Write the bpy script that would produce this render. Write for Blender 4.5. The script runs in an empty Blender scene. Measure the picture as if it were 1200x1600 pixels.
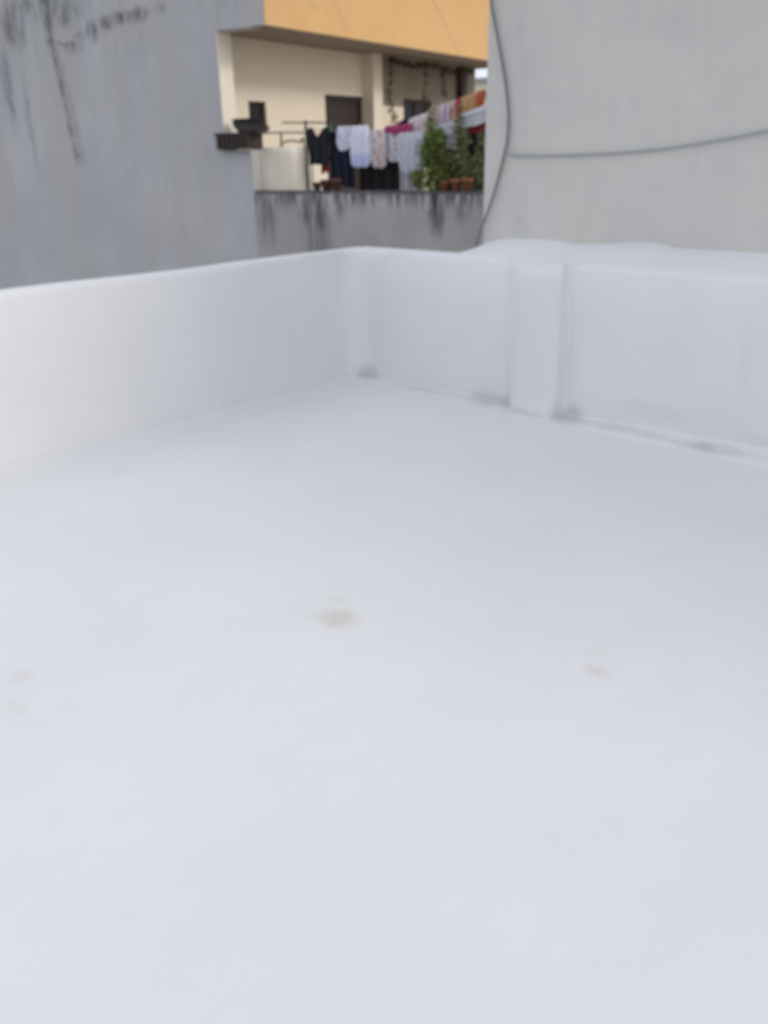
import bpy, math, random
from mathutils import Vector, noise
R = math.radians
random.seed(4)
SC = bpy.context.scene
COL = SC.collection

# ------------------------------------------------------------------ camera, sky, sun, exposure
cam_d = bpy.data.cameras.new('camera')
cam = bpy.data.objects.new('camera', cam_d); COL.objects.link(cam)
cam.location = (0, 0, 1.5)
cam.rotation_mode = 'XYZ'
from mathutils import Matrix
cam.matrix_world = Matrix.Translation((0, 0, 1.5)) @ Matrix.Rotation(R(90 - 21.59), 4, 'X') @ Matrix.Rotation(R(-1.213), 4, 'Z')
cam_d.sensor_fit = 'VERTICAL'; cam_d.sensor_height = 36; cam_d.sensor_width = 27
cam_d.lens = 32.05
cam_d.clip_start = 0.05; cam_d.clip_end = 3000
cam_d.dof.use_dof = True
cam_d.dof.focus_distance = 0.45          # the photograph is focused far too near: everything is soft
cam_d.dof.aperture_fstop = 13.0
SC.camera = cam

SUN_AZ, SUN_EL = 119, 27
w = bpy.data.worlds.new('World'); SC.world = w; w.use_nodes = True
nt = w.node_tree
bg = nt.nodes['Background']
sky = nt.nodes.new('ShaderNodeTexSky'); sky.sky_type = 'NISHITA'; sky.sun_disc = False
sky.sun_elevation = R(SUN_EL); sky.sun_rotation = R(SUN_AZ)
sky.air_density = 1.0; sky.dust_density = 4.0; sky.ozone_density = 1.0
# thin bright overcast over the blue sky, a little uneven
tc = nt.nodes.new('ShaderNodeTexCoord'); cn = nt.nodes.new('ShaderNodeTexNoise'); cn.inputs['Scale'].default_value = 2.2; cn.inputs['Detail'].default_value = 4
nt.links.new(tc.outputs['Generated'], cn.inputs['Vector'])
mr = nt.nodes.new('ShaderNodeMapRange'); mr.inputs['From Min'].default_value = .3; mr.inputs['From Max'].default_value = .7; mr.inputs['To Min'].default_value = .72; mr.inputs['To Max'].default_value = .92
nt.links.new(cn.outputs['Fac'], mr.inputs['Value'])
mx = nt.nodes.new('ShaderNodeMix'); mx.data_type = 'RGBA'; nt.links.new(mr.outputs['Result'], mx.inputs['Factor'])
nt.links.new(sky.outputs[0], mx.inputs['A']); mx.inputs['B'].default_value = (8.95, 9.35, 10.35, 1)
nt.links.new(mx.outputs['Result'], bg.inputs[0]); bg.inputs[1].default_value = 0.12
sd = bpy.data.lights.new('sun', 'SUN'); sd.energy = 0.95; sd.angle = R(12); sd.color = (1.0, 0.93, 0.82)
so = bpy.data.objects.new('sun', sd); COL.objects.link(so)
sdir = Vector((math.sin(R(SUN_AZ)) * math.cos(R(SUN_EL)), math.cos(R(SUN_AZ)) * math.cos(R(SUN_EL)), math.sin(R(SUN_EL))))
so.rotation_euler = sdir.to_track_quat('Z', 'Y').to_euler(); so.location = sdir * 30
SC.view_settings.view_transform = 'Standard'; SC.view_settings.look = 'None'
SC.view_settings.exposure = 0.0; SC.view_settings.gamma = 1.0; SC.view_settings.use_curve_mapping = False

# ------------------------------------------------------------------ helpers
class Frame:
    """a vertical-axis frame: local x points along compass azimuth az, local y to its left"""
    def __init__(s, ox, oy, az):
        s.o = Vector((ox, oy, 0)); s.rz = R(90 - az)
        s.x = Vector((math.sin(R(az)), math.cos(R(az)), 0)); s.y = Vector((-s.x.y, s.x.x, 0))
    def w(s, x, y, z=0): return s.o + s.x * x + s.y * y + Vector((0, 0, z))
ROOF = Frame(-0.163, 6.448, 43.0)       # origin: the inner corner of the parapets
BLD = Frame(-1.273, 11.972, 31.4)       # origin: the overhanging corner of the grey and orange house

def tag(o, label=None, cat=None, group=None, kind=None):
    if label: o['label'] = label
    if cat: o['category'] = cat
    if group: o['group'] = group
    if kind: o['kind'] = kind
    return o
def empty(name, fr, x=0, y=0, z=0, rot=0):
    e = bpy.data.objects.new(name, None); COL.objects.link(e)
    e.location = fr.w(x, y, z); e.rotation_euler = (0, 0, fr.rz + rot); e.empty_display_size = .2
    return e

class MB:
    def __init__(s): s.v = []; s.f = []; s.sm = []
    def add(s, vs, fs, smooth=False):
        b = len(s.v); s.v += [tuple(v) for v in vs]
        for f in fs: s.f.append([b + i for i in f]); s.sm.append(smooth)
        return s
    def box(s, x0, x1, y0, y1, z0, z1):
        vs = [(x, y, z) for z in (z0, z1) for y in (y0, y1) for x in (x0, x1)]
        return s.add(vs, [(0, 2, 3, 1), (4, 5, 7, 6), (0, 1, 5, 4), (2, 6, 7, 3), (0, 4, 6, 2), (1, 3, 7, 5)])
    def prism(s, pts, a0, a1, axis='x'):
        n = len(pts)
        def P(a, p): return (a, p[0], p[1]) if axis == 'x' else ((p[0], a, p[1]) if axis == 'y' else (p[0], p[1], a))
        vs = [P(a0, p) for p in pts] + [P(a1, p) for p in pts]
        return s.add(vs, [list(range(n)), list(range(2 * n - 1, n - 1, -1))] + [(i, i + n, (i + 1) % n + n, (i + 1) % n) for i in range(n)])
    def tube(s, pts, r, n=8, cap=True):
        pts = [Vector(p) for p in pts]; vs = []; fs = []
        for i, p in enumerate(pts):
            t = (pts[min(i + 1, len(pts) - 1)] - pts[max(i - 1, 0)]).normalized()
            a = t.cross(Vector((0, 0, 1)))
            if a.length < .05: a = t.cross(Vector((1, 0, 0)))
            a.normalize(); b = t.cross(a)
            rr = r[i] if isinstance(r, (list, tuple)) else r
            for k in range(n):
                q = 2 * math.pi * k / n
                vs.append(p + a * math.cos(q) * rr + b * math.sin(q) * rr)
        for i in range(len(pts) - 1):
            for k in range(n):
                fs.append((i * n + k, i * n + (k + 1) % n, (i + 1) * n + (k + 1) % n, (i + 1) * n + k))
        if cap: fs += [list(range(n))[::-1], [len(vs) - n + k for k in range(n)]]
        return s.add(vs, fs, True)
    def lathe(s, prof, cx=0, cy=0, n=18):
        vs = []; fs = []
        for (r, z) in prof:
            for k in range(n):
                q = 2 * math.pi * k / n; vs.append((cx + r * math.cos(q), cy + r * math.sin(q), z))
        for i in range(len(prof) - 1):
            for k in range(n): fs.append((i * n + k, i * n + (k + 1) % n, (i + 1) * n + (k + 1) % n, (i + 1) * n + k))
        return s.add(vs, fs, True)
    def grid(s, rows, smooth=True):
        n = len(rows[0]); vs = [p for r in rows for p in r]
        return s.add(vs, [(i * n + j, i * n + j + 1, (i + 1) * n + j + 1, (i + 1) * n + j) for i in range(len(rows) - 1) for j in range(n - 1)], smooth)
    def build(s, name, mat, parent=None, bevel=0, solid=0):
        me = bpy.data.meshes.new(name); me.from_pydata(s.v, [], s.f); me.update()
        me.polygons.foreach_set('use_smooth', s.sm)
        import bmesh
        bm = bmesh.new(); bm.from_mesh(me); bmesh.ops.recalc_face_normals(bm, faces=bm.faces); bm.to_mesh(me); bm.free()
        me.materials.append(mat)
        o = bpy.data.objects.new(name, me); COL.objects.link(o)
        if parent: o.parent = parent
        if bevel:
            m = o.modifiers.new('bevel', 'BEVEL'); m.width = bevel; m.segments = 3; m.limit_method = 'ANGLE'
        if solid:
            m = o.modifiers.new('thick', 'SOLIDIFY'); m.thickness = solid; m.offset = 0
        return o
def place(o, fr, x=0, y=0, z=0, rot=0):
    o.location = fr.w(x, y, z); o.rotation_euler = (0, 0, fr.rz + rot); return o

# ------------------------------------------------------------------ materials
class NT:
    def __init__(s, name):
        s.m = bpy.data.materials.new(name); s.m.use_nodes = True; s.t = s.m.node_tree
        s.b = s.t.nodes['Principled BSDF']; s.b.inputs['Specular IOR Level'].default_value = .3
        s.co = s.t.nodes.new('ShaderNodeTexCoord').outputs['Object']
    def n(s, ty, **kw):
        nd = s.t.nodes.new(ty)
        for k, v in kw.items(): setattr(nd, k, v)
        return nd
    def l(s, a, b): s.t.links.new(a, b)
    def val(s, sock, v):
        if hasattr(v, 'links') or isinstance(v, bpy.types.NodeSocket): s.l(v, sock)
        else: sock.default_value = v
    def math(s, op, a, b=0.0, clamp=False):
        nd = s.n('ShaderNodeMath', operation=op, use_clamp=clamp); s.val(nd.inputs[0], a); s.val(nd.inputs[1], b); return nd.outputs[0]
    def noise(s, scale, detail=4, rough=.55, stretch=None, dist=0, off=(0, 0, 0)):
        mp = s.n('ShaderNodeMapping'); s.l(s.co, mp.inputs[0]); mp.inputs['Location'].default_value = off
        if stretch: mp.inputs['Scale'].default_value = stretch
        nd = s.n('ShaderNodeTexNoise'); s.l(mp.outputs[0], nd.inputs['Vector'])
        nd.inputs['Scale'].default_value = scale; nd.inputs['Detail'].default_value = detail
        nd.inputs['Roughness'].default_value = rough; nd.inputs['Distortion'].default_value = dist
        return nd.outputs['Fac']
    def ramp(s, v, a, b, x=0.0, y=1.0, smooth=True):
        nd = s.n('ShaderNodeMapRange', interpolation_type='SMOOTHSTEP' if smooth else 'LINEAR'); s.l(v, nd.inputs['Value'])
        for k, q in zip(('From Min', 'From Max', 'To Min', 'To Max'), (a, b, x, y)): nd.inputs[k].default_value = q
        return nd.outputs['Result']
    def mix(s, f, a, b):
        nd = s.n('ShaderNodeMix', data_type='RGBA'); s.val(nd.inputs['Factor'], f)
        for sock, v in ((nd.inputs['A'], a), (nd.inputs['B'], b)):
            if isinstance(v, tuple): sock.default_value = (*v, 1)
            else: s.l(v, sock)
        return nd.outputs['Result']
    def blobs(s, lst, warp=.10, wsc=7):
        """soft marks of dirt and painted shade at fixed places on the surface: (x, y, z, rx, ry, rz, strength)"""
        acc = None
        nz = s.n('ShaderNodeTexNoise'); s.l(s.co, nz.inputs['Vector']); nz.inputs['Scale'].default_value = wsc; nz.inputs['Detail'].default_value = 4
        sub = s.n('ShaderNodeVectorMath', operation='SUBTRACT'); s.l(nz.outputs['Color'], sub.inputs[0]); sub.inputs[1].default_value = (.5, .5, .5)
        mad = s.n('ShaderNodeVectorMath', operation='MULTIPLY_ADD'); s.l(sub.outputs[0], mad.inputs[0]); mad.inputs[1].default_value = (warp,) * 3; s.l(s.co, mad.inputs[2])
        for (x, y, z, rx, ry, rz, st) in lst:
            mp = s.n('ShaderNodeMapping', vector_type='TEXTURE'); s.l(mad.outputs[0], mp.inputs[0])
            mp.inputs['Location'].default_value = (x, y, z); mp.inputs['Scale'].default_value = (rx, ry, rz)
            ln = s.n('ShaderNodeVectorMath', operation='LENGTH'); s.l(mp.outputs[0], ln.inputs[0])
            v = s.ramp(ln.outputs['Value'], 0.15, 1.0, st, 0.0)
            acc = v if acc is None else s.math('MAXIMUM', acc, v)
        return acc
    def sep(s):
        nd = s.n('ShaderNodeSeparateXYZ'); s.l(s.co, nd.inputs[0]); return nd.outputs
    def done(s, col, rough=.8, bump=None, bs=.2, dist=.01):
        if isinstance(col, tuple): s.b.inputs['Base Color'].default_value = (*col, 1)
        else: s.l(col, s.b.inputs['Base Color'])
        s.b.inputs['Roughness'].default_value = rough
        if bump is not None:
            nd = s.n('ShaderNodeBump'); nd.inputs['Strength'].default_value = bs; nd.inputs['Distance'].default_value = dist
            s.l(bump, nd.inputs['Height']); s.l(nd.outputs[0], s.b.inputs['Normal'])
        return s.m

def simple(name, c, var=.12, scale=12, rough=.8, bs=.2):
    t = NT(name); nz = t.noise(scale, 5)
    d = tuple(x * (1 - var) for x in c); h = tuple(min(1, x * (1 + var)) for x in c)
    return t.done(t.mix(nz, d, h), rough, t.noise(scale * 5, 4), bs, .004)

def m_white(marks, grime_shade_amt, name):
    t = NT(name)
    base = t.mix(t.ramp(t.noise(.9, 5, .6), .3, .7), (.690, .693, .705), (.725, .727, .735))
    base = t.mix(t.ramp(t.noise(5, 6, .6, off=(3, 1, 7)), .52, .8, 0, .25), base, (.655, .658, .672))
    if marks.get('beige'):
        f = t.math('MULTIPLY', t.blobs(marks['beige'], .05, 12), t.ramp(t.noise(7, 3, .5), .25, .6, .25, .62))
        base = t.mix(f, base, (.56, .51, .42))
    if marks.get('grime_shade'):
        f = t.math('MULTIPLY', t.blobs(marks['grime_shade']), t.ramp(t.noise(9, 5, .65, off=(9, 2, 4)), .30, .62, .25, 1.0))
        base = t.mix(t.math('MULTIPLY', f, grime_shade_amt, True), base, (.20, .21, .235))
    b = t.math('ADD', t.math('MULTIPLY', t.noise(3, 5, .55), 1.0), t.math('MULTIPLY', t.noise(60, 3, .6), .10))
    return t.done(base, .55, b, .35, .02)

beige = [(-2.67, -2.48, 0, .10, .11, .5, 1.0), (-2.68, -2.50, 0, .085, .075, .5, 1.0), (-2.70, -2.47, 0, .05, .14, .5, .7), (-2.57, -2.38, 0, .05, .06, .5, .5), (-2.39, -3.33, 0, .045, .07, .5, .8),
         (-2.29, -3.27, 0, .05, .05, .5, .2), (-3.58, -2.01, 0, .06, .06, .5, .45), (-3.68, -2.17, 0, .03, .07, .5, .4), (-3.35, -3.1, 0, .03, .04, .5, .1)]
base_grime_shade = [(-.03, -1.5, .015, .035, 1.75, .035, .55), (-.10, -2.2, .01, .04, .6, .035, .5), (-.02, -.10, .03, .10, .16, .10, .65), (-.03, -1.20, .02, .13, .28, .09, .85), (-.07, -1.78, .02, .13, .16, .13, .95), (.0, -1.72, .30, .11, .08, .45, .2),  # last one paints the shade beside the pilaster, the others are dirt
              (-.06, -2.15, .03, .09, .40, .08, .5), (-.09, -2.65, .02, .13, .30, .07, .8), (-.05, -.6, .02, .05, .5, .04, .45), (-.10, -1.5, .01, .05, .3, .04, .5),
              (-.02, -3.1, .06, .08, .5, .06, .7), (0, -2.3, .13, .07, .35, .08, .2), (0, -2.75, .5, .07, .06, .3, .15), (0, -.75, .8, .1, .3, .05, .06)]
M_FLOOR = m_white({'beige': beige, 'grime_shade': base_grime_shade}, .5, 'white_roof_coating')
M_PARAPET = m_white({'grime_shade': base_grime_shade}, .5, 'white_parapet_coating')
M_LEDGE = m_white({'grime_shade': [(.1, -.95, .92, .2, .15, .1, .2), (.25, -2.0, .98, .1, .6, .05, .2)]}, .5, 'white_ledge_coating')

def m_greywall():
    t = NT('grey_blue_painted_plaster')
    base = t.mix(t.ramp(t.noise(.8, 5, .6), .3, .7), (.445, .452, .478), (.525, .520, .535))
    base = t.mix(t.ramp(t.noise(.9, 4, .6, stretch=(1, 1.6, .35), off=(5, 5, 5)), .42, .62, 0, .75), base, (.475, .46, .445))
    base = t.mix(t.ramp(t.noise(14, 6, .7, stretch=(1, 1, .3)), .5, .8, 0, .3), base, (.22, .22, .24))
    line = [(0, 3.62 - .19 * k / 9, 2.88 - 1.33 * k / 9, .2, .075, .24, .85 - .03 * k) for k in range(10)]
    line2 = [(0, 3.52 - .19 * k / 9, 2.80 - 1.27 * k / 9, .2, .075, .24, .35) for k in range(10)]
    b1 = t.blobs(line + line2 + [(0, 3.64, 2.97, .2, .12, .16, 1.0), (0, 3.64, 3.2, .2, .16, .35, 1.0), (0, 3.62, 3.6, .2, .2, .5, 1.0), (0, 3.40, 1.53, .2, .12, .06, .6)], .09, 6)
    d1 = t.math('MULTIPLY', b1, t.ramp(t.noise(8, 6, .75, stretch=(1, 1.5, .7)), .35, .62, .15, 1))
    b2 = t.blobs([(0, 3.66, 3.50, .2, .26, .48, 1.0), (0, 3.30, 3.20, .2, .30, .09, .75), (0, 3.3, 3.45, .2, .35, .2, .6), (0, 3.2, 2.88, .2, .30, .10, .6),
                  (0, 2.82, 3.05, .2, .17, .22, 1.0), (0, 2.55, 3.10, .2, .22, .16, .9), (0, 2.25, 3.16, .2, .30, .10, 1.0), (0, 1.95, 3.15, .2, .24, .14, .9),
                  (0, 1.6, 3.2, .2, .15, .12, .5), (0, 2.95, 3.0, .2, .3, .10, .7), (0, 2.4, 3.12, .2, .5, .09, .8), (0, 3.45, 3.3, .2, .8, .3, .7), (0, 3.3, 2.93, .2, .35, .06, .8), (0, 4.9, 3.2, .3, .3, .6, .9), (0, 4.35, 3.2, .3, .35, .55, .8), (0, 4.65, 2.5, .2, .14, .9, .7), (0, 4.1, 3.45, .2, .5, .2, .7), (0, 4.3, 2.0, .2, .1, 1.0, .4)], .22, 3)
    b2 = t.math('MULTIPLY', b2, 1.0); d2 = t.math('MULTIPLY', b2, t.ramp(t.noise(5.5, 8, .72, stretch=(1, 1.7, .38), dist=.15), .34, .62))
    st = t.math('MULTIPLY', t.ramp(t.noise(7, 5, .6, stretch=(1, 1.6, .12)), .55, .75), t.ramp(t.sep()[2], 2.2, 3.6))
    f = t.math('MAXIMUM', t.math('MAXIMUM', d1, d2), t.math('MULTIPLY', st, .55))
    return t.done(t.mix(t.math('MULTIPLY', f, .9), base, (.055, .055, .065)), .85, t.noise(25, 6), .25, .01)
M_GREY = m_greywall()

def m_terrace():
    t = NT('stained_grey_cement')
    base = t.mix(t.ramp(t.noise(1.5, 5, .6), .3, .7), (.36, .355, .36), (.44, .43, .425))
    xyz = t.sep()
    wide = [(0, -.48, .85, .2, .13, .42, .8), (0, -.68, .80, .2, .13, .42, 1.0), (0, -.62, .5, .2, .25, .45, .6), (0, .14, .80, .2, .20, .55, .65), (0, -.97, .93, .2, .10, .26, .75),
            (0, -1.2, 1.0, .2, .12, .14, .7), (0, -1.62, 1.02, .2, .3, .10, .7), (0, -1.93, 1.0, .2, .14, .16, 1.0), (0, -2.27, .92, .2, .11, .46, 1.25), (0, -2.58, .95, .2, .16, .30, .9), (0, -2.75, 1.0, .2, .2, .2, .5), (0, -.15, .98, .2, .12, .2, .8)]; wide = [(a, b - .0, c + .02, d, e * 1.35, g_ * 1.1, h_) for a, b, c, d, e, g_, h_ in wide]
    f = t.math('MULTIPLY', t.blobs(wide), t.ramp(t.noise(6, 6, .72, stretch=(1, 3.6, .22)), .36, .56))
    drip = t.math('MULTIPLY', t.ramp(t.noise(8, 5, .6, stretch=(1, 2.4, .2), off=(4, 1, 0)), .40, .56), t.ramp(xyz[2], .80, 1.04))
    top = t.ramp(xyz[2], 1.005, 1.055)
    top = t.math('MULTIPLY', top, t.ramp(t.noise(9, 5, .6), .2, .5, .6, 1))
    f = t.math('MAXIMUM', t.math('MAXIMUM', f, t.math('MULTIPLY', drip, .95)), top)
    return t.done(t.mix(t.math('MULTIPLY', f, .92, True), base, (.045, .047, .055)), .9, t.noise(25, 6), .3, .01)
M_TERR = m_terrace()

def m_right():
    t = NT('pale_grey_green_render')
    base = t.mix(t.ramp(t.noise(.9, 6, .62), .3, .7), (.53, .52, .49), (.59, .57, .53))
    base = t.mix(t.ramp(t.noise(2.0, 5, .7, off=(8, 3, 1)), .45, .68, 0, .6), base, (.56, .53, .49))
    base = t.mix(t.ramp(t.noise(3.5, 6, .7, off=(1, 9, 4)), .50, .72, 0, .4), base, (.46, .465, .46))
    base = t.mix(t.ramp(t.noise(5, 5, .6, stretch=(1, 1, .15)), .55, .8, 0, .25), base, (.34, .345, .34))
    return t.done(base, .85, t.math('ADD', t.noise(2.5, 5), t.math('MULTIPLY', t.noise(30, 5), .25)), .35, .02)
M_RIGHT = m_right()

def m_orange():
    t = NT('orange_painted_plaster')
    base = t.mix(t.ramp(t.noise(1.2, 5, .6), .3, .7), (.66, .405, .175), (.71, .445, .20))
    base = t.mix(t.ramp(t.noise(4, 6, .7, stretch=(1, 1, .3)), .55, .85, 0, .35), base, (.60, .34, .14))
    # two hairline cracks running down to the right, one short stain
    ln = [(4.13 + .87 * k / 12, -.015, 3.59 - .67 * k / 12, .05, .2, .05, .55) for k in range(13)]
    ln2 = [(1.46 + .28 * k / 6, -.015, 3.30 - .33 * k / 6, .035, .2, .06, .35) for k in range(7)]
    f = t.blobs(ln + ln2 + [(1.0, 0, 3.2, .14, .2, .05, .25)])
    return t.done(t.mix(f, base, (.40, .24, .12)), .8, t.noise(20, 5), .2, .01)
M_ORANGE = m_orange()
M_CREAM = simple('cream_wall_paint', (.80, .71, .575), .05, 3)
M_TAUPE = simple('beige_upper_wall_paint', (.66, .57, .45), .06, 3)
M_PIER = simple('pale_cream_reveal_paint', (.84, .77, .65), .04, 3)
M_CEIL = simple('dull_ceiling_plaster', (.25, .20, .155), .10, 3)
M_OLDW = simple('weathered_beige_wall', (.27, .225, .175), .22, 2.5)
M_WOODD = simple('dark_brown_wood', (.045, .032, .028), .3, 9, .6)
M_GLASSD = simple('dark_window_glass', (.022, .017, .016), .1, 9, .5)
M_TERRA = simple('terracotta', (.26, .105, .055), .2, 14)
M_TERRA2 = simple('dark_red_brown_clay', (.13, .06, .045), .25, 14)
M_METAL = simple('black_metal', (.035, .032, .035), .2, 20, .5)
M_CABLE = simple('dark_grey_cable', (.15, .16, .16), .15, 20, .6)
M_CABLE2 = simple('grey_cable', (.32, .35, .37), .1, 20, .6)
M_ROPE = simple('clothesline_cord', (.30, .30, .33), .1, 20)
M_LEAF = simple('green_leaf', (.16, .21, .045), .55, 6, .6)
M_LEAF2 = simple('grey_green_leaf', (.135, .155, .06), .5, 6, .6)
M_DRY = simple('dry_brown_leaf', (.085, .060, .035), .5, 8, .8)
M_VINE = simple('vine_leaf', (.065, .085, .03), .5, 8, .7)
M_STEM = simple('plant_stem', (.08, .07, .04), .2, 10)
M_GROUND = simple('ground_earth', (.22, .20, .17), .2, .3)
M_TFLOOR = simple('terrace_cement', (.50, .47, .42), .15, 2)
M_FARW = simple('far_cream_wall', (.72, .66, .52), .05, .4)
M_GREYP = simple('far_grey_trim', (.35, .36, .37), .05, 2)
M_COVER = simple('cream_plastic_sheet', (.80, .73, .61), .08, 4, .55)

# ------------------------------------------------------------------ ground and roof floor
g = MB()
g.grid([[(x, y, -6) for x in range(-1500, 1501, 300)] for y in range(-1500, 1501, 300)], False)
tag(g.build('ground', M_GROUND), 'earth ground between the houses far below the roof', kind='structure')

def floor_z(u, v):
    n1 = noise.noise(Vector((u * .7, v * .7, 1.3))) * .010 + noise.noise(Vector((u * 2.3, v * 2.3, 5))) * .003
    cove = .030 * math.exp(-max(0, -v) / .10) + .012 * math.exp(-max(0, -u) / .12)
    edge = min(1, max(0, -u) / .15) if True else 1
    return n1 * .8 + cove
fm = MB()
us = sorted(set([round(-12 + .15 * i, 3) for i in range(74)] + [round(-.9 + .03 * i, 3) for i in range(33)]))
vs_ = sorted(set([round(-8 + .15 * i, 3) for i in range(48)] + [round(-.8 + .03 * i, 3) for i in range(29)]))
fm.grid([[(u, v, floor_z(u, v)) for v in vs_] for u in us])
fl = place(fm.build('roof_floor', M_FLOOR), ROOF)
tag(fl, 'smooth white coated flat roof floor inside the parapets', kind='structure')
sl = MB(); sl.box(-12, -.001, -8, -.001, -.35, -.04)
sl_o = place(sl.build('roof_slab', M_FLOOR), ROOF, 0, 0, 0); tag(sl_o, 'concrete slab below the white roof coating', kind='structure')
bs_ = MB(); bs_.box(-12, .12, -8, .10, -6, -.36)
hb = place(bs_.build('house_below_roof', M_PARAPET), ROOF); tag(hb, 'walls of the house that carries the white roof', 'building')

def wall_sweep(L0, L1, thick, h, axis, side, amp=.006, bev=.022, step=.08, seed=0.0):
    """low wall running along axis from L0 to L1; inner face at 0, outer at side*thick, round uneven top"""
    m = MB(); rows = []; n = int(abs(L1 - L0) / step)
    for i in range(n + 1):
        s = L0 + (L1 - L0) * i / n
        def w(k): return noise.noise(Vector((s * 1.1, k * 3.1 + seed, seed))) * amp
        hh = h + w(1) * 1.3
        pr = [(0 + w(2) * .5, -.05), (w(3), .12), (w(4), .35), (w(5), .6), (w(6) , hh - bev * 1.6), (bev * .35, hh - bev * .5), (bev, hh),
              (thick - bev, hh + .004 + w(7) * .4), (thick - bev * .3, hh - bev * .5), (thick, hh - bev * 2), (thick, -.30)]
        rows.append([((s, side * a, z) if axis == 'x' else (side * a, s, z)) for a, z in pr])
    m.grid(rows)
    return m

lp = empty('parapet_wall', ROOF)
tag(lp, 'low white parapet wall running along the left side of the roof to the corner', 'parapet')
wall_sweep(-9, .12, .11, .882, 'x', 1, seed=2.0).build('wall', M_PARAPET, lp)
# the back parapet, with its pilaster, the lumpy ledge against the neighbour wall and the mortar fillet at its foot
bp = empty('parapet_wall', ROOF)
tag(bp, 'low white parapet wall with a pilaster, in front of the tall pale wall', 'parapet')
wall_sweep(-.0, -8.0, .13, .888, 'y', 1, seed=7.0).build('wall', M_PARAPET, bp)
pil = MB(); rows = []
for i in range(25):
    z = -.02 + .905 * i / 24
    def q(k): return noise.noise(Vector((z * 2.2, k * 2.7, 3.3))) * .006
    yl, yr = -1.345 + q(1), -1.690 + q(2)
    d = -.078 + q(3) * .8 + (.012 * max(0, i - 22))
    fl_ = .030 * math.exp(-max(z, 0) / .05)
    lo = max(0, 1 - z / .55)                      # the left edge is crisp near the foot and smears out into the wall above
    rows.append([(.02, yl + .12, z), (-.004 - .002, yl + .06 * (1 - lo) + .012, z), (-.022 - .030 * lo, yl + .004, z), (d * (.62 + .3 * lo) - fl_ * .5, yl - .030, z),
                 (d * .95 - fl_, yl - .09, z), (d + q(4) * .5 - fl_, (yl + yr) / 2 - .03, z),
                 (d - .004 - fl_, yr + .022, z), (d + .006 - fl_ * .8, yr + .004, z), (d * .8 - fl_ * .5, yr - .001, z), (d * .3, yr - .006, z), (-.004, yr - .03 - fl_, z), (.02, yr - .06 - fl_, z)])
rows.append([(max(p[0], -.060) + .0, p[1] * .96 + -1.51 * .04, .886) for p in rows[-1]])
rows.append([(.04, p[1] * .8 + -1.51 * .2, .892) for p in rows[-1]])
pil.grid(rows).build('pilaster', M_PARAPET, bp)
cc = MB(); rows = []
for i in range(24):
    z = -.01 + .885 * i / 23
    r = .17 + .03 * noise.noise(Vector((z * 2, 3, 8)))
    arc = [(-r + r * math.sin(t), -r + r * math.cos(t)) for t in [math.pi / 2 * k / 14 for k in range(15)]]
    rows.append([(-r - .30, .004, z)] + [(a - .001, b_ - .001, z) for a, b_ in arc] + [(.004, -r - .30, z)])
rows.append([(a * .9 + .01, b_ * .9 + .01, .885) for a, b_, _ in rows[-1]]); rows.append([(.02, .02, .884) for _ in rows[-1]])
cc.grid(rows).build('corner_fillet', M_PARAPET, bp)

def lerp_tab(tab, s):
    for (a, va), (b, vb) in zip(tab, tab[1:]):
        if a >= s >= b: return va + (vb - va) * (a - s) / (a - b)
    return tab[-1][1] if s < tab[-1][0] else tab[0][1]
ZT = [(-.84, .892), (-.88, .925), (-.93, .950), (-1.05, .974), (-1.3, .978), (-1.44, .980), (-1.55, .963), (-1.75, .974), (-2.0, .998), (-2.08, .996), (-2.18, .975), (-2.6, .972), (-3.5, .97), (-8, .97)]
lg = MB(); rows = []
for i in range(240):
    s = -.84 - .03 * i
    zt = lerp_tab(ZT, s) + noise.noise(Vector((s * 3, 1, 1))) * .006
    k = min(1, (-.84 - s) / .1 + .05)
    w_ = noise.noise(Vector((s * 2.2, 4, 1))) * .012
    rows.append([(.018 + .03 * (1 - k), s, .880), (.028 + .03 * (1 - k), s, .892), (.05 + w_ * .5, s, .897 + .003 * k), (.12, s, .895 + (zt - .895) * .45 + noise.noise(Vector((s * 6, 2, 2))) * .005), (.20, s, .893 + (zt - .893) * .75 + noise.noise(Vector((s * 7, 8, 2))) * .006), (.262, s, zt), (.29, s, zt + .004), (.32, s, zt)])
lg.grid(rows).build('mortar_ledge', M_LEDGE, bp)
ff = MB(); rows = []
for i in range(300):
    s = -.0 - .026 * i
    a = .5 + .5 * noise.noise(Vector((s * 1.7, 9, 2))); b = noise.noise(Vector((s * 5, 2, 2)))
    far = min(1, max(0, (-1.7 - s) / .5)); wd = .03 + .04 * a + far * (.08 + .08 * a) + b * .012
    ht = .006 + .006 * a + far * (.010 + .016 * a) + b * .006
    fz = lambda t: floor_z(-t, s)
    rows.append([(.004, s, ht + .02), (-.012, s, ht), (-wd * .45, s, ht * .62 + b * .006), (-wd * .85, s, ht * .45 + .012 * a), (-wd - .006, s, fz(wd) + .006), (-wd - .03, s, fz(wd + .03) - .006)])
ff.grid(rows).build('mortar_fillet', M_PARAPET, bp)

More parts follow.
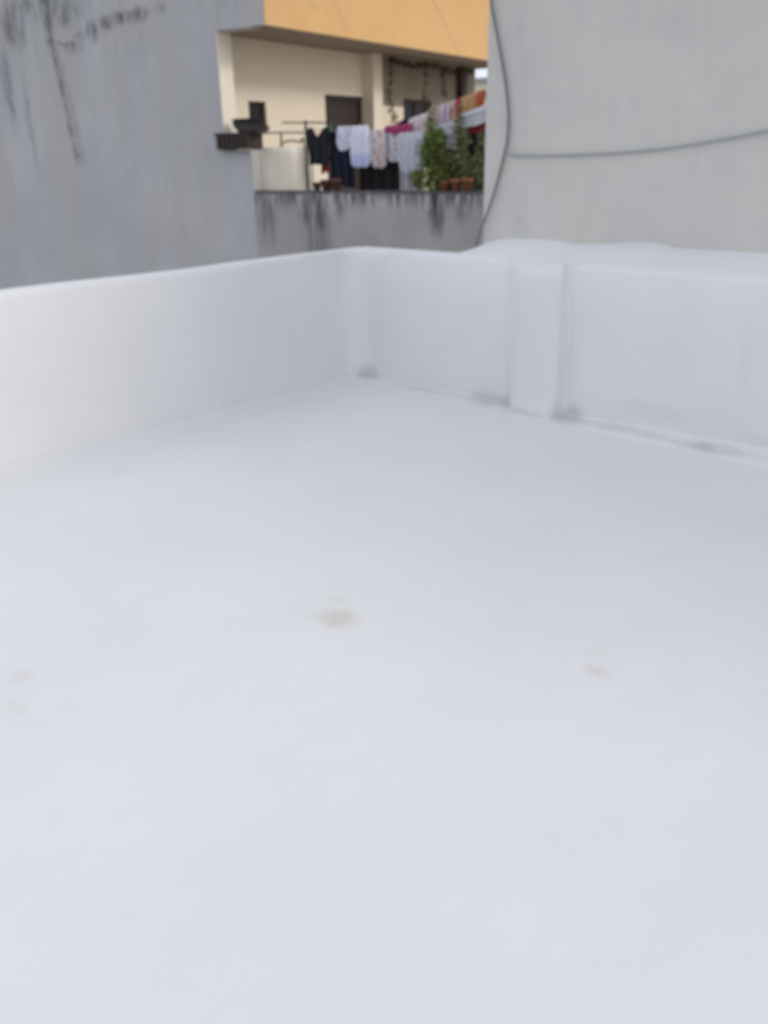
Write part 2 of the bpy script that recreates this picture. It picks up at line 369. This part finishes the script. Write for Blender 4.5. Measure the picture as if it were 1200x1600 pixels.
# tall neighbour wall on the right
nb = empty('building', ROOF); tag(nb, 'tall plain pale grey green building wall on the right behind the parapet', 'building')
b = MB()
pts = [(.30, -.868), (.30, -9.5), (6.5, -9.5), (6.5, -.868)]
rows = []
for i in range(60):
    s = -.862 - .182 * i
    rows.append([(.30 + noise.noise(Vector((s * .9, z * .9, 4))) * .006, s - (.010 * (z - 1) if i == 0 else 0), z) for z in [-6, 0, .5] + [.8 + .15 * j for j in range(31)]])
b.grid(rows)
b.box(.32, 2.6, -11.6, -.885, -6, 5.2)  # unseen length and depth sized to steer sun and shade over roof and balcony
b.build('wall', M_RIGHT, nb)
cp = MB(); cp.box(.24, 2.7, -11.7, -.80, 5.31, 5.40); cp.build('coping', M_RIGHT, nb)

def smooth_path(p, sub=6):
    p = [Vector(q) for q in p]; out = []
    for i in range(len(p) - 1):
        a, b_, c, d = p[max(i - 1, 0)], p[i], p[i + 1], p[min(i + 2, len(p) - 1)]
        for k in range(sub):
            t = k / sub
            out.append(.5 * ((2 * b_) + (c - a) * t + (2 * a - 5 * b_ + 4 * c - d) * t * t + (-a + 3 * b_ - 3 * c + d) * t ** 3))
    out.append(p[-1]); return out
c1 = [(.275, -.865, 3.4), (.275, -.868, 2.9), (.275, -.885, 2.5), (.275, -.905, 2.309), (.275, -.97, 2.069), (.275, -1.025, 1.861), (.275, -1.052, 1.685), (.275, -1.048, 1.543), (.275, -1.025, 1.453), (.275, -.982, 1.306), (.27, -.928, 1.154), (.265, -.87, 1.02), (.25, -.838, .90), (.26, -.80, .70), (.28, -.78, .2)]
c = place(MB().tube(smooth_path(c1), .0078).build('cable', M_CABLE), ROOF)
tag(c, 'thick dark cable hanging in a bow down the left edge of the pale wall', 'cable')
c2 = [(.284, -1.046, 1.474), (.286, -1.12, 1.460), (.286, -1.298, 1.457), (.286, -1.64, 1.460), (.286, -1.88, 1.470), (.286, -2.103, 1.487), (.286, -2.347, 1.518), (.286, -2.605, 1.556), (.286, -3.2, 1.66), (.286, -4.2, 1.9)]
c = place(MB().tube(smooth_path(c2), .0062).build('cable', M_CABLE2), ROOF)
tag(c, 'thin grey cable sagging sideways across the pale wall to the right', 'cable')

# ------------------------------------------------------------------ the grey and orange house
H = empty('building', BLD); tag(H, 'grey and orange house with a shaded cream balcony behind the laundry', 'building')
gw = MB(); gw.prism([(9, -6), (.32, -6), (.32, 1.55), (.74, 1.55), (.74, 2.89), (0, 2.89), (0, 7.2), (9, 7.2)], 0, .26, 'x')
gw.build('grey_wall', M_GREY, H)
ow = MB(); ow.prism([(0, -.015), (8.05, -.015), (8.05, .20), (.262, .20), (.262, -.002), (0, -.002)], 2.897, 7.2, 'z'); ow.build('orange_wall', M_ORANGE, H)
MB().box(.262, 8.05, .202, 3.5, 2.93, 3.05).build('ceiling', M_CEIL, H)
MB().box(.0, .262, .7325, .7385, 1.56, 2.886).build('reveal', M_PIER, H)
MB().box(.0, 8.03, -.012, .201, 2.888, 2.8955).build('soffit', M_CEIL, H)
bw = MB()   # lower cream wall with its openings, standing a little proud of the beige upper wall
WX = (1.08, 1.465); WZ = (1.78, 2.168); DX = (2.92, 3.99); DZ = 2.315
y0, y1 = 1.18, 1.40
bw.box(.262, WX[0], y0, y1, .1, 2.36); bw.box(WX[0], WX[1], y0, y1, .1, WZ[0]); bw.box(WX[0], WX[1], y0, y1, WZ[1], 2.36)
bw.box(WX[1], DX[0], y0, y1, .1, 2.36); bw.box(DX[0], DX[1], y0, y1, DZ, 2.36)
bw.build('lower_wall', M_CREAM, H)
MB().box(.262, 4.0, y0 + .012, y1, 2.361, 2.929).build('upper_wall', M_CREAM, H)
wf = MB()
for a in ((WX[0] + .002, WX[0] + .03, WZ[0], WZ[1]), (WX[1] - .03, WX[1] - .002, WZ[0], WZ[1]), (WX[0] + .031, WX[1] - .031, WZ[1] - .03, WZ[1] - .002), (WX[0] + .031, WX[1] - .031, WZ[0] + .002, WZ[0] + .03)):
    wf.box(a[0], a[1], y0 + .03, y0 + .08, a[2], a[3])
win = wf.build('window', M_WOODD, H)
MB().box(WX[0] + .03, WX[1] - .03, y0 + .06, y0 + .066, WZ[0] + .03, WZ[1] - .03).build('pane', M_GLASSD, win)
for k in range(3):
    x = WX[0] + .10 + .09 * k
    MB().tube([(x, y0 + .04, WZ[0] + .02), (x, y0 + .04, WZ[1] - .02)], .006, 6).build('bar', M_METAL, win)
df = MB()
df.box(DX[0] + .002, DX[0] + .06, y0 + .02, y0 + .12, .1, DZ - .002); df.box(DX[1] - .06, DX[1] - .002, y0 + .02, y0 + .12, .1, DZ - .002); df.box(DX[0] + .061, DX[1] - .061, y0 + .02, y0 + .12, DZ - .06, DZ - .002)
door = MB().box(DX[0] + .06, DX[1] - .06, y0 + .07, y0 + .11, .1, DZ - .06).build('door', M_WOODD, H)
df.build('door_frame', M_WOODD, door)
n = 7; wd = (DX[1] - DX[0] - .13) / n
for k in range(n):
    x = DX[0] + .065 + wd * k
    MB().box(x + .004, x + wd - .004, y0 + .055, y0 + .0695, .12, DZ - .07).build('plank', M_WOODD, door)
MB().box(4.0, 4.28, .98, 1.41, .1, 2.929).build('column', M_CREAM, H)
WX2 = (5.30, 6.33)
rw = MB(); rw.box(4.281, WX2[0], y0, y1, .1, 2.2); rw.box(WX2[0], WX2[1], y0, y1, .1, 1.2); rw.box(WX2[1], 7.3, y0, y1, .1, 2.2)
rw.build('lower_wall', M_CREAM, H)
rw = MB(); rw.box(4.281, WX2[0], y0, y1, 2.201, 2.929); rw.box(WX2[0], WX2[1], y0, y1, 2.33, 2.929); rw.box(WX2[1], 7.3, y0, y1, 2.201, 2.929)
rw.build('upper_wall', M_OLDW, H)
w2 = MB()
for a in ((WX2[0] + .002, WX2[0] + .05, 1.2, 2.328), (WX2[1] - .05, WX2[1] - .002, 1.2, 2.328), (WX2[0] + .051, WX2[1] - .051, 2.28, 2.328), (WX2[0] + .051, WX2[1] - .051, 1.202, 1.25), (5.79, 5.84, 1.25, 2.28)):
    w2.box(a[0], a[1], y0 + .05, y0 + .11, a[2], a[3])
win2 = w2.build('window', M_WOODD, H)
for (a, b_) in ((WX2[0] + .05, 5.79), (5.84, WX2[1] - .05)): MB().box(a, b_, y0 + .08, y0 + .086, 1.25, 2.28).build('pane', M_GLASSD, win2)
MB().box(7.301, 7.50, 1.05, 1.41, .1, 2.929).build('column', M_WOODD, H)
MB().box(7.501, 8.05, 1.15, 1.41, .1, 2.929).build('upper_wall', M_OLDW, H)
MB().box(.262, 9.0, -7, 3.4, -.1, .0995).build('balcony_floor', M_TFLOOR, H)
MB().box(.262, 9.0, -7, 3.4, -6, -.101).build('ground_storey', M_TERR, H)

tw = MB(); rows = []
for i in range(100):
    y = .318 - .065 * i
    h = 1.068 + noise.noise(Vector((y * 3, 1, 8))) * .010 + noise.noise(Vector((y * 9, 1, 8))) * .005
    rows.append([(.002, y, -6), (.0, y, .3), (.0, y, .8), (.0, y, h - .012), (.012, y, h), (.13, y, h + .004), (.14, y, h - .012), (.14, y, .0)])
tw.grid(rows)
t_ = place(tw.build('terrace_wall', M_TERR), BLD); tag(t_, 'low grey terrace wall with black water streaks under the laundry', 'wall')

# ------------------------------------------------------------------ far cream house in the gap
FH = empty('building', BLD, 34, 10.0, -5.15); tag(FH, 'distant cream house glimpsed under the orange overhang beside the pale wall', 'building')
MB().box(0, 9, -14, 6, 0, 9.6).build('wall', M_FARW, FH)
MB().box(-.1, 9.1, -14.1, 6.1, 9.602, 9.8).build('roof_edge', M_GREYP, FH)
for k in range(5):
    for zz in (1.5, 4.5, 7.5):
        f_ = MB().box(-.06, .02, -12.5 + 3.2 * k, -11.3 + 3.2 * k, zz, zz + 1.2).build('window', M_GREYP, FH)
        MB().box(-.075, -.062, -12.4 + 3.2 * k, -11.4 + 3.2 * k, zz + .1, zz + 1.1).build('pane', M_GLASSD, f_)

# ------------------------------------------------------------------ clotheslines and laundry
def line_z(y): return 1.775 - .055 * (1 - ((y + 1.25) / 1.0) ** 2) if -2.25 < y < -.25 else 1.775
cl = MB().tube([(.30, -.25 - .1 * k, line_z(-.25 - .1 * k)) for k in range(19)] + [(.30, -2.3 - .2 * k, 1.80 + .04 * k) for k in range(6)], .004, 6)
o = place(cl.build('clothesline', M_ROPE), BLD); tag(o, 'lower clothesline cord carrying the shirts above the streaked wall', 'clothesline')
def l2(y): return 1.80 + (-1.6 - y) * .215
cl = MB().tube([(.62, -1.2, 1.72)] + [(.62, -1.6 - .15 * k, l2(-1.6 - .15 * k)) for k in range(13)], .004, 6)
o = place(cl.build('clothesline', M_ROPE), BLD); tag(o, 'upper clothesline cord rising to the right behind the white sheet', 'clothesline')
GR = 'laundry hung on the terrace clotheslines'

def fabric(name, c, kind='plain', c2=None, sc=30):
    t = NT(name)
    base = t.mix(t.noise(6, 4), tuple(x * .88 for x in c), tuple(min(1, x * 1.08) for x in c))
    if kind == 'print':
        v = t.n('ShaderNodeTexVoronoi'); t.l(t.co, v.inputs['Vector']); v.inputs['Scale'].default_value = sc
        base = t.mix(t.ramp(v.outputs['Distance'], .25, .42, .8, 0), base, c2)
    if kind == 'stripe':
        s = t.math('SINE', t.math('MULTIPLY', t.sep()[1], sc * 3.0)); base = t.mix(t.ramp(s, -.2, .3), base, c2)
        s2 = t.math('SINE', t.math('MULTIPLY', t.sep()[1], sc * 1.1)); base = t.mix(t.ramp(s2, .2, .7, 0, .7), base, (.50, .42, .28))
    if kind == 'hem':
        base = t.mix(t.ramp(t.sep()[2], -.36, -.28, .55, 0), base, c2)
    t.b.inputs['Sheen Weight'].default_value = .1
    return t.done(base, .9, t.noise(90, 3), .2, .003)

def garment(name, label, cat, x, ya, yb, zt, zb, mat, prof=None, fold=.018, nf=4, seed=0, back=.4, notch=0, slope=0, hem=.02, lean=0):
    """cloth folded over a cord: front panel zt..zb, shorter panel behind; ya > yb along the line"""
    m = MB(); W = ya - yb; Hh = zt - zb; rows = []; NU, NV = 22, 22
    ts = [-back + back * k / 6 for k in range(6)] + [k / NV for k in range(NV + 1)]
    for t in ts:
        a = abs(t); row = []
        l, r = (prof(a) if prof else (0, 1))
        for j in range(NU + 1):
            u = j / NU; uu = l + (r - l) * u
            ph = seed * 1.7
            f = fold * (.25 + a) * (math.sin(nf * 2 * math.pi * uu + ph + .8 * noise.noise(Vector((a * 2, seed, 0)))) + .6 * noise.noise(Vector((uu * 5, a * 3, seed + .5))))
            sgn = -1 if t >= 0 else 1
            xx = sgn * (.006 + .012 * min(1, a * 5)) + f
            zz = -a * Hh
            zz += -notch * max(0, 1 - abs(u - .5) * 4.5) * (1 - a) - slope * (1 - uu) * -1 * 0
            zz += hem * a * noise.noise(Vector((uu * 4, seed, 3))) * 2 - .012 * (1 - a) * abs(math.sin(math.pi * uu * 3 + seed))
            zz += slope * (uu - .5)
            yy = W / 2 - W * uu + .010 * a * noise.noise(Vector((a * 4, seed, u))) + lean * a
            row.append((xx, yy, zz))
        rows.append(row)
    m.grid(rows)
    o = place(m.build(name, mat, solid=.004), BLD, x, (ya + yb) / 2, zt)
    return tag(o, label, cat, GR)

def taper(l1, r1): return lambda a: (l1 * a, 1 - (1 - r1) * a)
def bulge(top, bot):     # narrow pegged top, wide body, rounded hem
    return lambda a: ((.5 - (top + (1 - top) * math.sin(min(1, a * 1.6) * math.pi / 2)) / 2) if a < .7 else (.5 - (1 - (1 - bot) * ((a - .7) / .3) ** 2) / 2),
                      (.5 + (top + (1 - top) * math.sin(min(1, a * 1.6) * math.pi / 2)) / 2) if a < .7 else (.5 + (1 - (1 - bot) * ((a - .7) / .3) ** 2) / 2))
F_BLACK = fabric('black_cloth', (.012, .013, .017)); F_BLACK2 = fabric('faded_black_cloth', (.014, .012, .015))
F_NAVY = fabric('navy_cloth', (.008, .010, .028)); F_WHITEP = fabric('white_printed_cloth', (.66, .67, .76), 'print', (.22, .25, .40), 26)
F_WHITE = fabric('white_blue_hem_cloth', (.72, .74, .86), 'hem', (.36, .42, .72)); F_PINK = fabric('pale_floral_cloth', (.66, .58, .58), 'print', (.40, .22, .28), 16)
F_LAV = fabric('pale_lavender_cloth', (.55, .54, .62)); F_GREYL = fabric('light_grey_cloth', (.44, .42, .44)); F_MAG = fabric('magenta_cloth', (.33, .045, .14))
F_WHPK = fabric('white_pink_cloth', (.64, .54, .58)); F_STRIPE = fabric('striped_cloth', (.58, .50, .56), 'stripe', (.34, .24, .36), 30)
F_RED = fabric('red_cloth', (.33, .04, .055)); F_TAN = fabric('tan_cloth', (.46, .28, .13)); F_ORG = fabric('orange_red_cloth', (.40, .10, .045))
F_SHEET = fabric('white_sheet', (.60, .60, .67)); F_DRED = fabric('dark_red_cloth', (.22, .012, .035)); F_REDB = fabric('faded_red_cloth', (.30, .03, .035))
F_FLOR = fabric('white_grey_print', (.60, .58, .62), 'print', (.16, .17, .22), 20)
G = garment
G('trousers', 'black garment with a V notch at the top, leftmost on the clothesline', 'trousers', .30, -.315, -.655, 1.785, 1.36, F_BLACK, taper(.16, .95), seed=1, notch=.10, nf=3)
G('cloth', 'small red cloth hanging low below the black notched garment', 'cloth', .36, -.45, -.60, 1.50, 1.27, F_REDB, taper(.2, .9), seed=2)
G('skirt', 'long navy garment hanging behind the small white printed cloth', 'skirt', .36, -.63, -.99, 1.755, 1.10, F_NAVY, taper(.0, 1), seed=3, nf=3)
G('cloth', 'small white cloth with dark print over the navy garment', 'cloth', .28, -.775, -.98, 1.79, 1.515, F_WHITEP, bulge(.9, .55), seed=4, fold=.010, nf=2)
G('shirt', 'bright white shirt with blue hem hanging in the middle of the line', 'shirt', .27, -.965, -1.265, 1.79, 1.325, F_WHITE, bulge(.7, .62), seed=5, nf=3)
G('blouse', 'pale pink floral blouse right of the bright white shirt', 'blouse', .28, -1.265, -1.47, 1.74, 1.315, F_PINK, bulge(.85, .7), seed=6, nf=3)
G('blouse', 'white blouse with grey print between the floral blouse and the lavender dress', 'blouse', .31, -1.42, -1.66, 1.72, 1.38, F_FLOR, bulge(.9, .5), seed=7, nf=2)
G('skirt', 'long black skirt hanging low behind the white shirt and floral blouse', 'skirt', .48, -.99, -1.60, 1.72, 1.02, F_BLACK2, taper(-.03, 1.02), seed=8, nf=4)
G('dress', 'long pale lavender dress hanging left of the green plants', 'dress', .27, -1.64, -1.985, 1.70, 1.24, F_LAV, bulge(.85, .45), seed=9, nf=4)
G('trousers', 'light grey trousers hanging low behind the lavender dress', 'trousers', .36, -1.60, -1.93, 1.60, .98, F_GREYL, taper(.05, .92), seed=10, nf=3)
G('scarf', 'magenta scarf folded over the line above the printed blouse', 'scarf', .29, -1.44, -1.80, 1.785, 1.695, F_MAG, None, seed=11, nf=2, slope=.02, fold=.006)
G('cloth', 'small navy cloth bunched above the magenta scarf', 'cloth', .40, -1.53, -1.78, 1.85, 1.72, F_NAVY, taper(.3, .9), seed=12, nf=2, slope=.08)
G('towel', 'pale pink towel hung above the lavender dress', 'towel', .34, -1.74, -1.98, 1.875, 1.66, F_WHPK, None, seed=13, nf=3, slope=.06)
G('cloth', 'pink and beige striped cloth on the upper line behind the plant tip', 'cloth', .60, -1.83, -2.20, 1.985, 1.70, F_STRIPE, None, seed=14, nf=4, slope=.10)
G('cloth', 'crimson cloth on the upper line left of the tan cloth', 'cloth', .60, -2.13, -2.26, 2.03, 1.80, F_RED, None, seed=15, nf=1, slope=.03)
G('cloth', 'tan cloth on the upper line between the crimson and orange cloths', 'cloth', .62, -2.25, -2.48, 2.08, 1.85, F_TAN, None, seed=16, nf=2, slope=.06)
G('cloth', 'orange red cloth on the upper line nearest the pale wall', 'cloth', .60, -2.46, -2.565, 2.115, 1.88, F_ORG, None, seed=17, nf=1, slope=.02)
G('sheet', 'long white sheet sloping up to the pale wall above the plants', 'bed sheet', .33, -1.99, -3.05, 1.90, 1.735, F_SHEET, None, seed=18, nf=5, slope=.36, fold=.012, hem=.03)
G('blouse', 'pale grey lavender blouse under the white sheet between the two plants', 'blouse', .36, -2.08, -2.34, 1.72, 1.50, F_LAV, None, seed=19, nf=3)
G('cloth', 'dark red cloth below the right end of the white sheet', 'cloth', .45, -2.44, -2.80, 1.82, 1.68, F_DRED, None, seed=20, nf=2, slope=.05)
G('trousers', 'black trousers hanging behind the right plant beside the pale wall', 'trousers', .60, -2.35, -2.75, 1.75, 1.02, F_BLACK, None, seed=21, nf=3)
G('shirt', 'dark shirt hanging in shade between the two green plants', 'shirt', .75, -1.85, -2.22, 1.68, 1.02, F_BLACK2, None, seed=22, nf=3)
pg = MB().box(-.012, .012, -.006, .006, -.035, .03); pg.box(-.018, .018, -.004, .004, -.03, -.01)
o = place(pg.build('clothes_peg', simple('green_plastic', (.04, .22, .10), .1)), BLD, .30, -.672, 1.775); tag(o, 'green clothes peg on the line left of the navy garment', 'clothes peg')

# ------------------------------------------------------------------ drying rack, covered machine, crate, basins
rk = empty('drying_rack', BLD, .38, -.25, .1); tag(rk, 'black metal drying rack behind the cream sheet and left of the laundry', 'drying rack')
MB().tube([(0, 0, 0), (0, 0, 1.77)], .016).build('post', M_METAL, rk)
MB().tube([(0, .36, 1.755), (0, -.32, 1.735)], .009).build('top_rail', M_METAL, rk)
MB().tube([(0, .72, 1.645), (0, .3, 1.64), (0, .0, 1.63)], .009).build('lower_rail', M_METAL, rk)
MB().tube([(.02, .40, .0), (.02, .40, 1.64)], .012).build('post', M_METAL, rk)
MB().tube(smooth_path([(.0, .42, 1.46), (.0, .36, 1.52), (.0, .22, 1.545), (.0, .10, 1.52), (0, .04, 1.44), (0, .03, .0)]), .011).build('bent_tube', M_METAL, rk)
MB().tube([(0, -.06, 0), (0, -.06, 1.62)], .008).build('post', M_METAL, rk)

cv = MB(); rows = []
for i in range(27):
    t = i / 26; row = []
    for j in range(73):
        q = 2 * math.pi * j / 72
        cx, cy = math.cos(q), math.sin(q); k = (abs(cx) ** 6 + abs(cy) ** 6) ** (-1 / 6)
        if t < .24: s = t / .24 * .97; z = 1.47 + .012 * noise.noise(Vector((cx * s * 2, cy * s * 2, 1)))
        else:
            s = .97 + .03 * min(1, (t - .24) * 8); a = (t - .24) / .76
            z = 1.465 - 1.44 * a
            s += .022 * a ** .5 * math.sin(q * 17 + 1.3 * math.sin(q * 3)) + .02 * a * noise.noise(Vector((cx * 3, cy * 3, a * 2)))
        row.append((cx * k * s * .27, cy * k * s * .375, z))
    rows.append(row)
cv.grid(rows)
ob = place(cv.build('covered_washing_machine', M_COVER), BLD, .45, .15, .1); tag(ob, 'boxy appliance under a cream sheet beside the grey wall corner', 'covered appliance')

cr = empty('wooden_crate', BLD, .02, .585, 1.552); tag(cr, 'dark brown slatted wooden crate on the grey wall sill', 'crate')
MB().box(-.12, .22, -.30, .235, .172, .196).build('board', M_WOODD, cr)
MB().box(-.11, .20, -.28, .215, .004, .022).build('board', M_WOODD, cr)
for k in range(7):
    MB().box(-.115, -.10, .205 - .076 * k - .055, .205 - .076 * k, .023, .171).build('slat', M_WOODD, cr)
MB().box(-.099, .20, .195, .210, .023, .171).build('side_panel', simple('worn_brown_wood', (.10, .075, .06), .3, 9), cr)
MB().box(-.099, .20, -.275, -.26, .023, .171).build('side_panel', M_WOODD, cr)
for k in range(6): MB().box(.201, .216, .205 - .08 * k - .074, .205 - .08 * k, .023, .171).build('slat', M_WOODD, cr)
def basin(z, r, h, col, lab, oy=0):
    m = MB(); pr = [(.001, .0), (r * .80, .0), (r * .88, .012), (r * .97, h - .012), (r, h - .006), (r, h), (r * .94, h), (r * .84, .018), (.001, .014)]
    m.lathe(pr, n=28); o = place(m.build('basin', simple('dark_basin_plastic', col, .2, 9, .5)), BLD, .05, .37 + oy, z)
    o.scale = (.6, 1, 1); tag(o, lab, 'basin', 'dark basins stacked on the crate'); return o
basin(1.750, .25, .065, (.085, .072, .07), 'dark shallow basin on the crate, bottom of the stack', -.055)
basin(1.790, .25, .065, (.060, .050, .05), 'dark wide basin on the crate, middle of the stack', -.015)
basin(1.830, .22, .075, (.035, .030, .03), 'dark basin on the crate, top of the stack below the small window', .02)

# ------------------------------------------------------------------ pots, plants, vines
def pot(x, y, z, r, h, mat, lab, grp):
    m = MB().lathe([(.001, 0), (r * .68, 0), (r * .9, h * .78), (r, h * .79), (r, h), (r * .86, h), (r * .84, h * .8), (.001, h * .78)], n=20)
    o = place(m.build('flower_pot', mat), BLD, x, y, z); return tag(o, lab, 'flower pot', grp)
for k, (y, r, h, lab) in enumerate([(-.60, .055, .09, 'small dark clay pot on the terrace wall below the red cloth'), (-.73, .07, .12, 'larger dark clay pot on the terrace wall below the navy garment, left one'), (-.88, .065, .13, 'tall dark clay pot on the terrace wall below the white printed cloth')]):
    pot(.07, y, 1.075, r, h, M_TERRA2, lab, 'dark clay pots on the terrace wall')
for k, (y, r, h, lab) in enumerate([(-2.34, .06, .10, 'small orange clay pot on the terrace wall between the plants'), (-2.48, .07, .12, 'orange clay pot on the terrace wall below the slim plant'), (-2.62, .065, .13, 'orange clay pot on the terrace wall closest to the pale wall')]):
    pot(.07, y, 1.075, r, h, M_TERRA, lab, 'orange clay pots on the terrace wall')
MB_p = None
def leaves(m, c, n, rad, size, rng):
    for _ in range(n):
        d = Vector((rng.gauss(0, 1), rng.gauss(0, 1), rng.gauss(0, 1))).normalized() * rng.random() ** .5
        p = Vector(c) + Vector((d.x * rad[0], d.y * rad[1], d.z * rad[2]))
        a = Vector((rng.gauss(0, 1), rng.gauss(0, 1), rng.gauss(-.2, .6))).normalized(); b = a.cross(Vector((rng.gauss(0, 1), rng.gauss(0, 1), rng.gauss(0, 1)))).normalized()
        s = size * rng.uniform(.6, 1.3)
        m.add([p - a * s, p + b * s * .38 + a * s * .1, p + a * s, p - b * s * .38 + a * s * .1], [(0, 1, 2, 3)])
def plant(x, y, spec, mat, lab, size, seed):
    rng = random.Random(seed)
    e = empty('potted_plant', BLD, x, y, .1); tag(e, lab, 'plant')
    MB().lathe([(.001, 0), (.10, 0), (.14, .26), (.15, .27), (.15, .32), (.13, .32), (.12, .27), (.001, .26)], n=20).build('pot', M_TERRA2, e)
    fo = MB(); st = MB(); spec = [(a, b, c * 1.18, d * 1.1, int(n * 1.7)) for a, b, c, d, n in spec]
    for (dy, z, ry, rz, n) in spec:
        leaves(fo, (rng.uniform(-.03, .03), dy, z - .1), n, (.10, ry, rz), size, rng)
        st.tube(smooth_path([(0, 0, .25), (.01, dy * .3, .25 + (z - .35) * .5), (0, dy, z - .1)], 3), [.008] * 6 + [.003], 5)
    fo.build('foliage', mat, e); st.build('stem', M_STEM, e)
plant(.22, -2.06, [(.0, 1.16, .19, .15, 160), (-.02, 1.34, .14, .12, 120), (-.11, 1.38, .10, .17, 110), (.03, 1.52, .13, .12, 120), (-.06, 1.62, .12, .10, 90), (-.02, 1.74, .07, .12, 50), (-.04, 1.88, .04, .09, 16), (.12, 1.20, .10, .10, 60), (-.17, 1.2, .06, .15, 40), (-.15, 1.6, .05, .12, 30)],
      M_LEAF, 'bushy bright green plant rising above the terrace wall right of the lavender dress', .034, 11)
plant(.24, -2.44, [(.0, 1.24, .10, .12, 60), (.02, 1.44, .12, .14, 120), (-.02, 1.60, .10, .12, 90), (.03, 1.74, .06, .12, 50), (.01, 1.88, .03, .10, 14), (-.13, 1.3, .06, .1, 30)],
      M_LEAF2, 'slim dull green plant above the orange pots near the pale wall', .030, 12)
plant(.20, -2.74, [(.0, 1.20, .10, .20, 120), (.03, 1.42, .09, .16, 90), (.0, 1.62, .05, .1, 20), (.13, 1.3, .09, .16, 70)], M_LEAF2, 'low dark leafy plant at the right end of the terrace wall', .026, 13)

def vine(y, pts, n, mat, lab, size=.03, seed=0, spread=.035):
    rng = random.Random(seed); e = empty('hanging_vine', BLD, pts[0][0], y, pts[0][1]); tag(e, lab, 'vine', 'vines under the overhang')
    p = smooth_path([(a - pts[0][0], 0 + rng.uniform(-.02, .02), b_ - pts[0][1]) for a, b_ in pts], 5)
    MB().tube(p, .006, 5).build('stem', M_STEM, e)
    m = MB()
    for _ in range(n): leaves(m, p[rng.randrange(len(p))], 1, (spread,) * 3, size, rng)
    m.build('foliage', mat, e)
vine(.92, [(4.42, 2.90), (4.46, 2.6), (4.42, 2.3), (4.50, 2.05), (4.46, 1.75)], 230, M_VINE, 'green vine hanging beside the cream column', .035, 1, .07)
vine(.80, [(4.35, 2.84), (4.9, 2.80), (5.6, 2.84), (6.4, 2.78), (7.2, 2.84)], 380, M_DRY, 'dry brown vine trailing along under the orange overhang', .04, 2, .06)
vine(.90, [(5.55, 2.84), (5.6, 2.6), (5.5, 2.4), (5.6, 2.2)], 70, M_DRY, 'short dry vine strand hanging above the dark window, left one', .035, 3, .05)
vine(.90, [(6.2, 2.82), (6.15, 2.65), (6.28, 2.4)], 75, M_DRY, 'short dry vine strand hanging above the dark window, right one', .04, 4, .06)
vine(.90, [(6.95, 2.84), (7.0, 2.7), (6.95, 2.6)], 45, M_DRY, 'short dry vine tuft hanging beside the dark post', .04, 5, .05)
